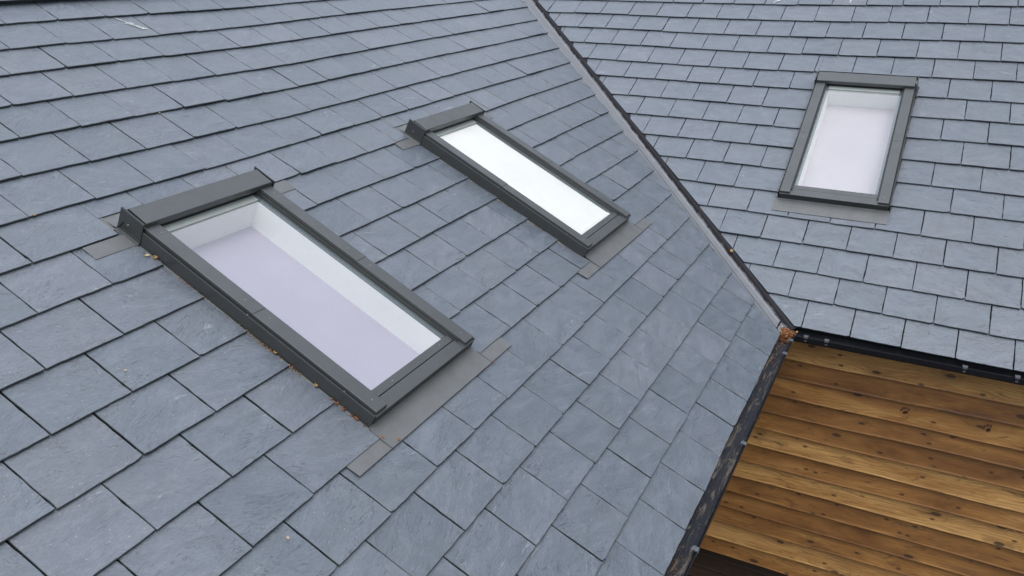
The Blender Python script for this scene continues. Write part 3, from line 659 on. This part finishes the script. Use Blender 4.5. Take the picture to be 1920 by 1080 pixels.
# right eaves gutter runs along X at y ~ 0; left one along -Y at x ~ 0. They meet in a mitred angle
def gR(x): return lambda p, q: Vector((x, p + .0, q))
def gRm(p, q): return Vector((-p - .0, p, q))
def gL(y): return lambda p, q: Vector((-p, y, q))
gr = gutter([gRm, gR(.30), gR(1.6), gR(XMAX)], 'black gutter under the far slope, nearly clean')
gl = gutter([gRm, gL(-.30), gL(-2.), gL(-UMAX)], 'black gutter under the near slope, streaked with pale silt')
m = MB(); m.sweep([(.049, -.012), (.040, -.048), (.020, -.066), (.0, -.071), (-.022, -.071), (-.040, -.064), (-.050, -.050)], [gRm, gL(-.3), gL(-1.), gL(-2.), gL(-UMAX)])
m.V = [v + Vector((0, 0, 0)) for v in m.V]; m.build('silt', SILT, gl, True)
def bracket(parent, at, along):
    m = MB(); m.box((-.014, -.064, -.0265), (.014, -.040, -.0215), .0015); m.box((-.012, -.068, -.036), (.012, -.0625, -.0235), .0015); m.box((-.008, -.060, -.060), (.008, -.056, -.03), .001); m.box((-.014, -.052, -.026), (.014, -.0465, -.018), .0015)
    o = m.build('bracket', GALV, parent); o.location = at
    if along == 'Y': o.rotation_euler = (0, 0, pi/2)
for x in (.13, .255, 1.03, 1.30, 2.1, 2.9, 3.7): bracket(gr, (x, 0, 0), 'X')
for y in (-.155, -.36, -1.47, -2.35, -3.2, -4.1): bracket(gl, (0, y, 0), 'Y')
# ------------------------------------------------------------------ clad walls
def cladding(label, n, h, P, L0, L1, ztop, mat, seed=3, name='wall'):
    """feather-edge boards lapped one over the next, waney lower edges; P(l, off, z)"""
    rnd = random.Random(seed); V = []; F = []; UV = []; RN = []
    for i in range(n):
        z1 = ztop - i * h + .012; z0 = ztop - (i + 1) * h; r = rnd.random(); N = 60; base = len(V)
        z0 += rnd.gauss(0, .0025); w = [0]; 
        ph = [rnd.uniform(0, 6) for _ in range(3)]
        for j in range(N + 1):
            l = L0 + (L1 - L0) * j / N; wv = .0050 * sin(l * 1.7 + ph[0]) + .0022 * sin(l * 5.1 + ph[1]) + .0008 * sin(l * 14 + ph[2])
            b = z0 + wv
            pts = [(.000, z1), (.0270, b + .012), (.0320, b + .003), (.0305, b), (.004, b + .004), (-.004, b + .012)]
            for (o_, z) in pts: V.append(P(l, o_, z)); UV.append((l, z * 1.0 - (0 if o_ < .0242 else 0)))
        m_ = 6
        for j in range(N):
            for q in range(m_ - 1):
                F.append((base+j*m_+q, base+j*m_+q+1, base+(j+1)*m_+q+1, base+(j+1)*m_+q)); RN.append(r)
        F.append(tuple(base + q for q in range(m_))); RN.append(r); F.append(tuple(base + N*m_ + q for q in reversed(range(m_)))); RN.append(r)
    o = mesh(name, V, F, mat, house, uv=UV, rnd=RN); tag(o, label); return o
YW = .120
cladding('orange larch boards with knots, lapped horizontally, under the far gutter', 13, .1445, lambda l, o, z: Vector((l, YW - o, z)), -1.35, XMAX, -.1265, LARCH)
m = MB(); m.box((-1.35, YW + .004, -2.02), (XMAX, YW + .16, .025)); m.build('wall_core', UNDER, house)
cladding('orange larch boards on the near wing, below its gutter', 19, .1445, lambda l, o, z: Vector((-1.2 + o, -l, z)), .1, UMAX - .3, .30, LARCH, 8)
m = MB(); m.box((-1.36, -UMAX + .3, -2.45), (-1.204, .1, .40)); m.build('wall_core', UNDER, house)
cladding('dark boards at the foot of the far wall', 4, .12, lambda l, o, z: Vector((l, YW + .075 - o, z)), -1.35, XMAX, -2.0, DARKWOOD, 5)
m = MB(); m.box((-1.35, YW + .08, -2.45), (XMAX, YW + .22, -1.99)); m.build('wall_core', UNDER, house)
# muddy paw prints on one larch board
MUD = mat_plain('mud_mark', (.085, .042, .022), .85, .3, 90)
for (px, pz, rot) in ((.771, -.476, .2), (1.235, -.475, .5)):
    m = MB()
    for (dx, dz, rx, rz) in ((0, -.012, .017, .012), (-.021, .004, .006, .009), (-.008, .014, .006, .009), (.007, .015, .006, .009), (.021, .006, .006, .009)):
        for (ox, oz, f) in ((0, 0, 1.), (.005, .003, .7), (-.004, -.004, .7)):
            a0 = rot; V = []
            for q_ in range(9):
                an = q_ * 2 * pi / 9; f_ = f * random.uniform(.7, 1.15); x = dx + ox + rx * cos(an) * f_; z = dz + oz + rz * sin(an) * f_
                x, z = x * cos(a0) - z * sin(a0), x * sin(a0) + z * cos(a0); zz = pz + z; V.append((px + x, YW - .0270 * (-.4035 - zz) / .1445 - .0012, zz))
            m.add(V, [tuple(range(9))])
    o = m.build('paw_print', MUD, house)
# ridge, far slopes and gables so that the house is whole from the side
m = MB()
for P_, a0, a1, rs in ((PL, -3.4, UMAX, RIDGE_L), (PR, -3.4, XMAX, RIDGE_R)):
    pass
zr = PL(0, RIDGE_L).z; xr = PL(0, RIDGE_L).x; zq = PR(0, RIDGE_R).z; yq = PR(0, RIDGE_R).y
def slab(pts, th=.03):
    n = len(pts); return [Vector(p) for p in pts] + [Vector(p) - Vector((0, 0, th)) for p in pts], [tuple(range(n)), tuple(range(2*n-1, n-1, -1))] + [(j, n+j, n+(j+1)%n, (j+1)%n) for j in range(n)]
BACK = mat_plain('far_slates', (.16, .18, .21), .55, .15, 6)
m = MB(); V, F = slab([(xr, yq, zr), (xr, -UMAX, zr), (2*xr, -UMAX, 0), (2*xr, 2*yq, 0)]); m.add(V, F); m.build('roof', BACK, house)
m = MB(); V, F = slab([(xr, yq, zq), (2*xr, 2*yq, 0), (XMAX, 2*yq, 0), (XMAX, yq, zq)]); m.add(V, F); m.build('roof', BACK, house)
m = MB(); m.box((2*xr + .2, -UMAX + .12, -2.45), (-.32, -UMAX + .28, 0)); m.add([(2*xr + .2, -UMAX + .12, 0), (-.32, -UMAX + .12, 0), (xr, -UMAX + .12, zr - .15), (2*xr + .2, -UMAX + .28, 0), (-.32, -UMAX + .28, 0), (xr, -UMAX + .28, zr - .15)], [(0,1,2), (5,4,3), (0,2,5,3), (1,4,5,2)])
m.box((2*xr + .2, -UMAX + .3, -2.45), (2*xr + .36, 2*yq - .2, -.05)); m.box((2*xr + .36, 2*yq - .36, -2.45), (XMAX - .3, 2*yq - .2, -.05))
m.box((XMAX - .28, YW + .2, -2.45), (XMAX - .12, 2*yq - .36, 0)); m.add([(XMAX - .28, .2, 0), (XMAX - .28, 2*yq - .3, 0), (XMAX - .28, yq, zq - .15), (XMAX - .12, .2, 0), (XMAX - .12, 2*yq - .3, 0), (XMAX - .12, yq, zq - .15)], [(2,1,0), (3,4,5), (0,3,5,2), (1,2,5,4)])
RENDERW = mat_plain('pale_render', (.5, .49, .46), .8, .08, 4); m.build('wall', RENDERW, house)
m = MB()
m.sweep([(-.06, -.034), (-.015, -.003), (0, .006), (.015, -.003), (.06, -.034)], [lambda p, q: Vector((xr + p, yq - .02, zr + q + .03)), lambda p, q: Vector((xr + p, -UMAX, zr + q + .03))]); m.build('ridge', BACK, house)
m = MB()
m.sweep([(-.06, -.034), (-.015, -.003), (0, .006), (.015, -.003), (.06, -.034)], [lambda p, q: Vector((xr, yq + p, zq + q + .03)), lambda p, q: Vector((XMAX, yq + p, zq + q + .03))]); m.build('ridge', BACK, house)
# ------------------------------------------------------------------ ground
def grid(name, x0, x1, y0, y1, z, mat, n=1):
    o = mesh(name, [(x0, y0, z), (x1, y0, z), (x1, y1, z), (x0, y1, z)], [(0, 1, 2, 3)], mat); tag(o, kind='structure'); return o
grid('ground', -600, 600, -600, 600, -2.62, GRASS)
PAVE = mat_plain('paving_stone', (.20, .19, .17), .8, .2, 3)
grid('paving', -1.3, XMAX, -7.5, YW + .1, -2.46, PAVE)

# ------------------------------------------------------------------ loose stuff
def needles(name, spots, label, cat, parent=None, seed=1, size=(.006, .013)):
    """a drift of dry larch needles and bud scales: thousands of slivers. spots = (origin fn(i)->(point, normal-up), count)"""
    rnd = random.Random(seed); V = []; F = []; RN = []
    for p, up in spots(rnd):
        L = rnd.uniform(*size); w = L * rnd.uniform(.16, .4); a = rnd.uniform(0, 2*pi)
        d = Vector((cos(a), sin(a), rnd.uniform(-.5, .6))).normalized(); t = d.cross(Vector((rnd.gauss(0, .4), rnd.gauss(0, .4), 1))).normalized(); n = len(V)
        mdl = p + up * .0015
        V += [p - d*L/2, mdl - t*w/2, mdl + t*w/2 + up*.001, p + d*L/2, mdl - up * w * .4]
        F += [(n, n+1, n+2), (n+1, n+3, n+2), (n, n+4, n+1), (n+1, n+4, n+3), (n, n+2, n+4), (n+2, n+3, n+4)]; r = rnd.random(); RN += [r] * 6
    o = mesh(name, V, F, NEEDLE, parent, rnd=RN); tag(o, label, cat, None, 'stuff'); return o
UP = Vector((0, 0, 1))
def heap(rnd):
    for i in range(3600):
        x = rnd.gauss(.004, .024); y = rnd.gauss(-.030, .042)
        if not (-.050 < x < .060 and -.15 < y < .050): continue
        top = -.020 - 5 * (x+.005)**2 - 3.2 * (y+.025)**2
        yield Vector((x, y, top + rnd.uniform(-.012, .004))), UP
def foot(u0, h0, i0, dens, n, seed):
    def f(rnd):
        cl = [(rnd.uniform(0, 1), rnd.uniform(.01, .05)) for _ in range(9)]
        for i in range(n):
            c, w = rnd.choice(cl); b = min(1, max(0, rnd.gauss(c, w))); s = i0[0] + (i0[1] - i0[0]) * b
            yield PL(u0 + abs(rnd.gauss(0, .0055)), s, h0 + rnd.uniform(-.004, .003)), UP
    return f
needles('dry_needles', heap, 'heap of orange brown needles filling the corner where the gutters and valley meet', 'needles', seed=2, size=(.008, .018))
needles('dry_needles', foot(2.557 + .3880, -.002, (1.25, 1.42), 1, 260, 3), 'line of orange needles at the lower end of the near skylight frame', 'needles', seed=3, size=(.005, .010))
needles('dry_needles', foot(2.557 + .3880, -.002, (1.50, 2.48), 1, 340, 4), 'scattered needles along the slate edge of the near skylight frame', 'needles', seed=14, size=(.004, .010))
needles('dry_needles', foot(.4370 + .3820, -.003, (1.35, 2.45), 1, 200, 5), 'thin trail of needles along the frame of the middle white skylight', 'needles', seed=6, size=(.004, .008))
def footR(rnd):
    for i in range(240):
        yield PR(.0635 + .385 + abs(rnd.gauss(0, .003)), rnd.choice((rnd.uniform(1.5, 2.0), rnd.uniform(2.0, 2.65))), rnd.uniform(-.004, .002)), UP
needles('dry_needles', footR, 'thin trail of needles down the right edge of the far skylight frame', 'needles', seed=7, size=(.004, .009))
def gl_bits(rnd):
    for i in range(330):
        y = -rnd.choice((rnd.gauss(.25, .08), rnd.gauss(.42, .05), rnd.uniform(.1, 2.9), rnd.gauss(2.42, .05)))
        yield Vector((-rnd.gauss(.005, .018), y, -.066 + rnd.uniform(0, .004))), UP
needles('dry_needles', gl_bits, 'sparse needles and husks lying in the silty gutter', 'needles', seed=8, size=(.005, .011))

LEAFM = [mat_plain('dead_leaf', (.30, .19, .07), .7, .3, 60), mat_plain('pale_husk', (.45, .36, .22), .7, .25, 60), mat_plain('rust_leaf', (.30, .10, .03), .7, .3, 60)]
def leaf(p, up, size, label, mi=0, seed=0):
    rnd = random.Random(seed); up = up.normalized(); t = up.orthogonal().normalized(); t = Matrix.Rotation(rnd.uniform(0, 6.3), 3, up) @ t; b = up.cross(t); m = MB(); n = 7
    V = []; 
    for i in range(n + 1):
        s = i / n; w = size * .34 * sin(pi * s) ** .8 + .0002; x = (s - .5) * size; z = size * .22 * (abs(s - .5) * 2) ** 2
        for q in (-1, -.45, 0, .45, 1): V.append(t * x + b * (q * w) + up * (z + abs(q) * w * .5 + rnd.uniform(0, .03) * size + .0008))
    F = [(i*5+j, i*5+j+1, i*5+6+j, i*5+5+j) for i in range(n) for j in range(4)]
    m.V = V; m.F = F; o = m.build('dead_leaf', LEAFM[mi]); o.location = p
    sm = o.modifiers.new('thick', 'SOLIDIFY'); sm.thickness = .0006
    tag(o, label, 'leaf', 'bits of dead leaf on the slates'); return o
NL = Vector((sL_, 0, cL)); NR = Vector((0, -sR_, cR))
LEAVES = [
    ('R', -0.503, 0.571, 0.004, 0.034, 'yellow brown curled leaf lying on the valley edge', 0),
    ('L', 2.156, 3.27, 0.0, 0.01, 'tiny tan husk on a slate edge high above the near skylight', 1),
    ('L', 3.176, 2.812, 0.0, 0.014, 'small orange husk on a slate edge left of the near skylight', 0),
    ('L', 3.451, 1.961, 0.0, 0.012, 'pale fleck lying in the middle of a slate left of the near skylight', 1),
    ('L', 3.536, 1.113, 0.0, 0.014, 'pale pinkish fleck on a slate at the bottom of the roof', 1),
    ('L', 1.093, 0.058, 0.0, 0.01, 'tiny yellow husk on the last slate course near the gutter', 1),
    ('L', 2.901, 1.119, 0.004, 0.014, 'rust coloured scrap at the foot of the near apron, lying in its middle', 2),
    ('L', 2.944, 1.167, 0.004, 0.013, 'rust coloured scrap on the near apron by its left tab', 2),
    ('L', 2.15, 1.103, 0.0, 0.012, 'small orange scrap just off the right tab of the near apron', 2),
    ('L', 1.682, 3.699, 0.0, 0.009, 'orange speck on a joint near the top left of the roof', 0),
    ('L', 2.971, 2.413, 0.0, 0.022, 'curled yellow leaf against the upper side of the near skylight frame', 1),
    ('L', 2.951, 2.387, 0.0, 0.026, 'larger curled yellow leaf beside the near skylight frame, upper half', 0),
    ('L', 2.945, 1.722, 0.0, 0.026, 'ring shaped curled leaf beside the middle of the near skylight frame', 0),
    ('L', 2.948, 1.505, 0.0, 0.022, 'yellow curled leaf beside the lower half of the near skylight frame', 0),
    ('R', 0.066, -0.022, -0.02, 0.02, 'yellow green leaf in the far gutter next to the needle heap', 0)]
for (side, a, s, h, size, lab, mi) in LEAVES:
    leaf(PL(a, s, h) if side == 'L' else PR(a, s, h), NL if side == 'L' else NR, size, lab, mi, seed=int(a * 1000))
# streaks of white bird droppings: thin splashes lying on the slate
def splash(P, pts, label, seed):
    rnd = random.Random(seed); m = MB()
    for (u0, s0, u1, s1, w0, k) in pts:
        for j in range(k):
            t = rnd.random(); w = w0 * rnd.uniform(.25, 1) * (1 - t * .4); L = rnd.uniform(.010, .045); uu = u0 + (u1-u0)*t + rnd.gauss(0, w0*.8); ss = s0 + (s1-s0)*t
            d = Vector((u1-u0, s1-s0)).normalized(); e = Vector((-d.y, d.x)); c = Vector((uu, ss)); seg = 8; V = []; hs_ = -.0105 * 0
            for q in range(seg):
                an = 2*pi*q/seg; p = c + d * (cos(an) * L * .5) + e * (sin(an) * w * rnd.uniform(.6, 1.3)); V.append(P(p.x, p.y, h_at(p.y, m_row) + .0012))
            n = len(V); m.add(V, [tuple(range(n))])
    o = m.build('bird_dropping', DROP); tag(o, label, 'bird dropping', 'white bird droppings'); return o
def h_at(s, r): return -.0118 * (s - r) / .24 + .0022
m_row = 3.965; splash(PL, [(1.67, 4.18, 1.60, 4.045, .004, 24), (1.645, 4.12, 1.59, 4.03, .011, 22)], 'long white dropping streaked down one slate near the top', 4)
m_row = 3.846; splash(PR, [(-.895, 3.95, -.93, 3.855, .010, 20)], 'white dropping running off the top edge above the valley, the longer one', 5)
splash(PR, [(-.277, 3.96, -.263, 3.88, .006, 10)], 'short white dropping on the top course, to the right of the longer one', 6)
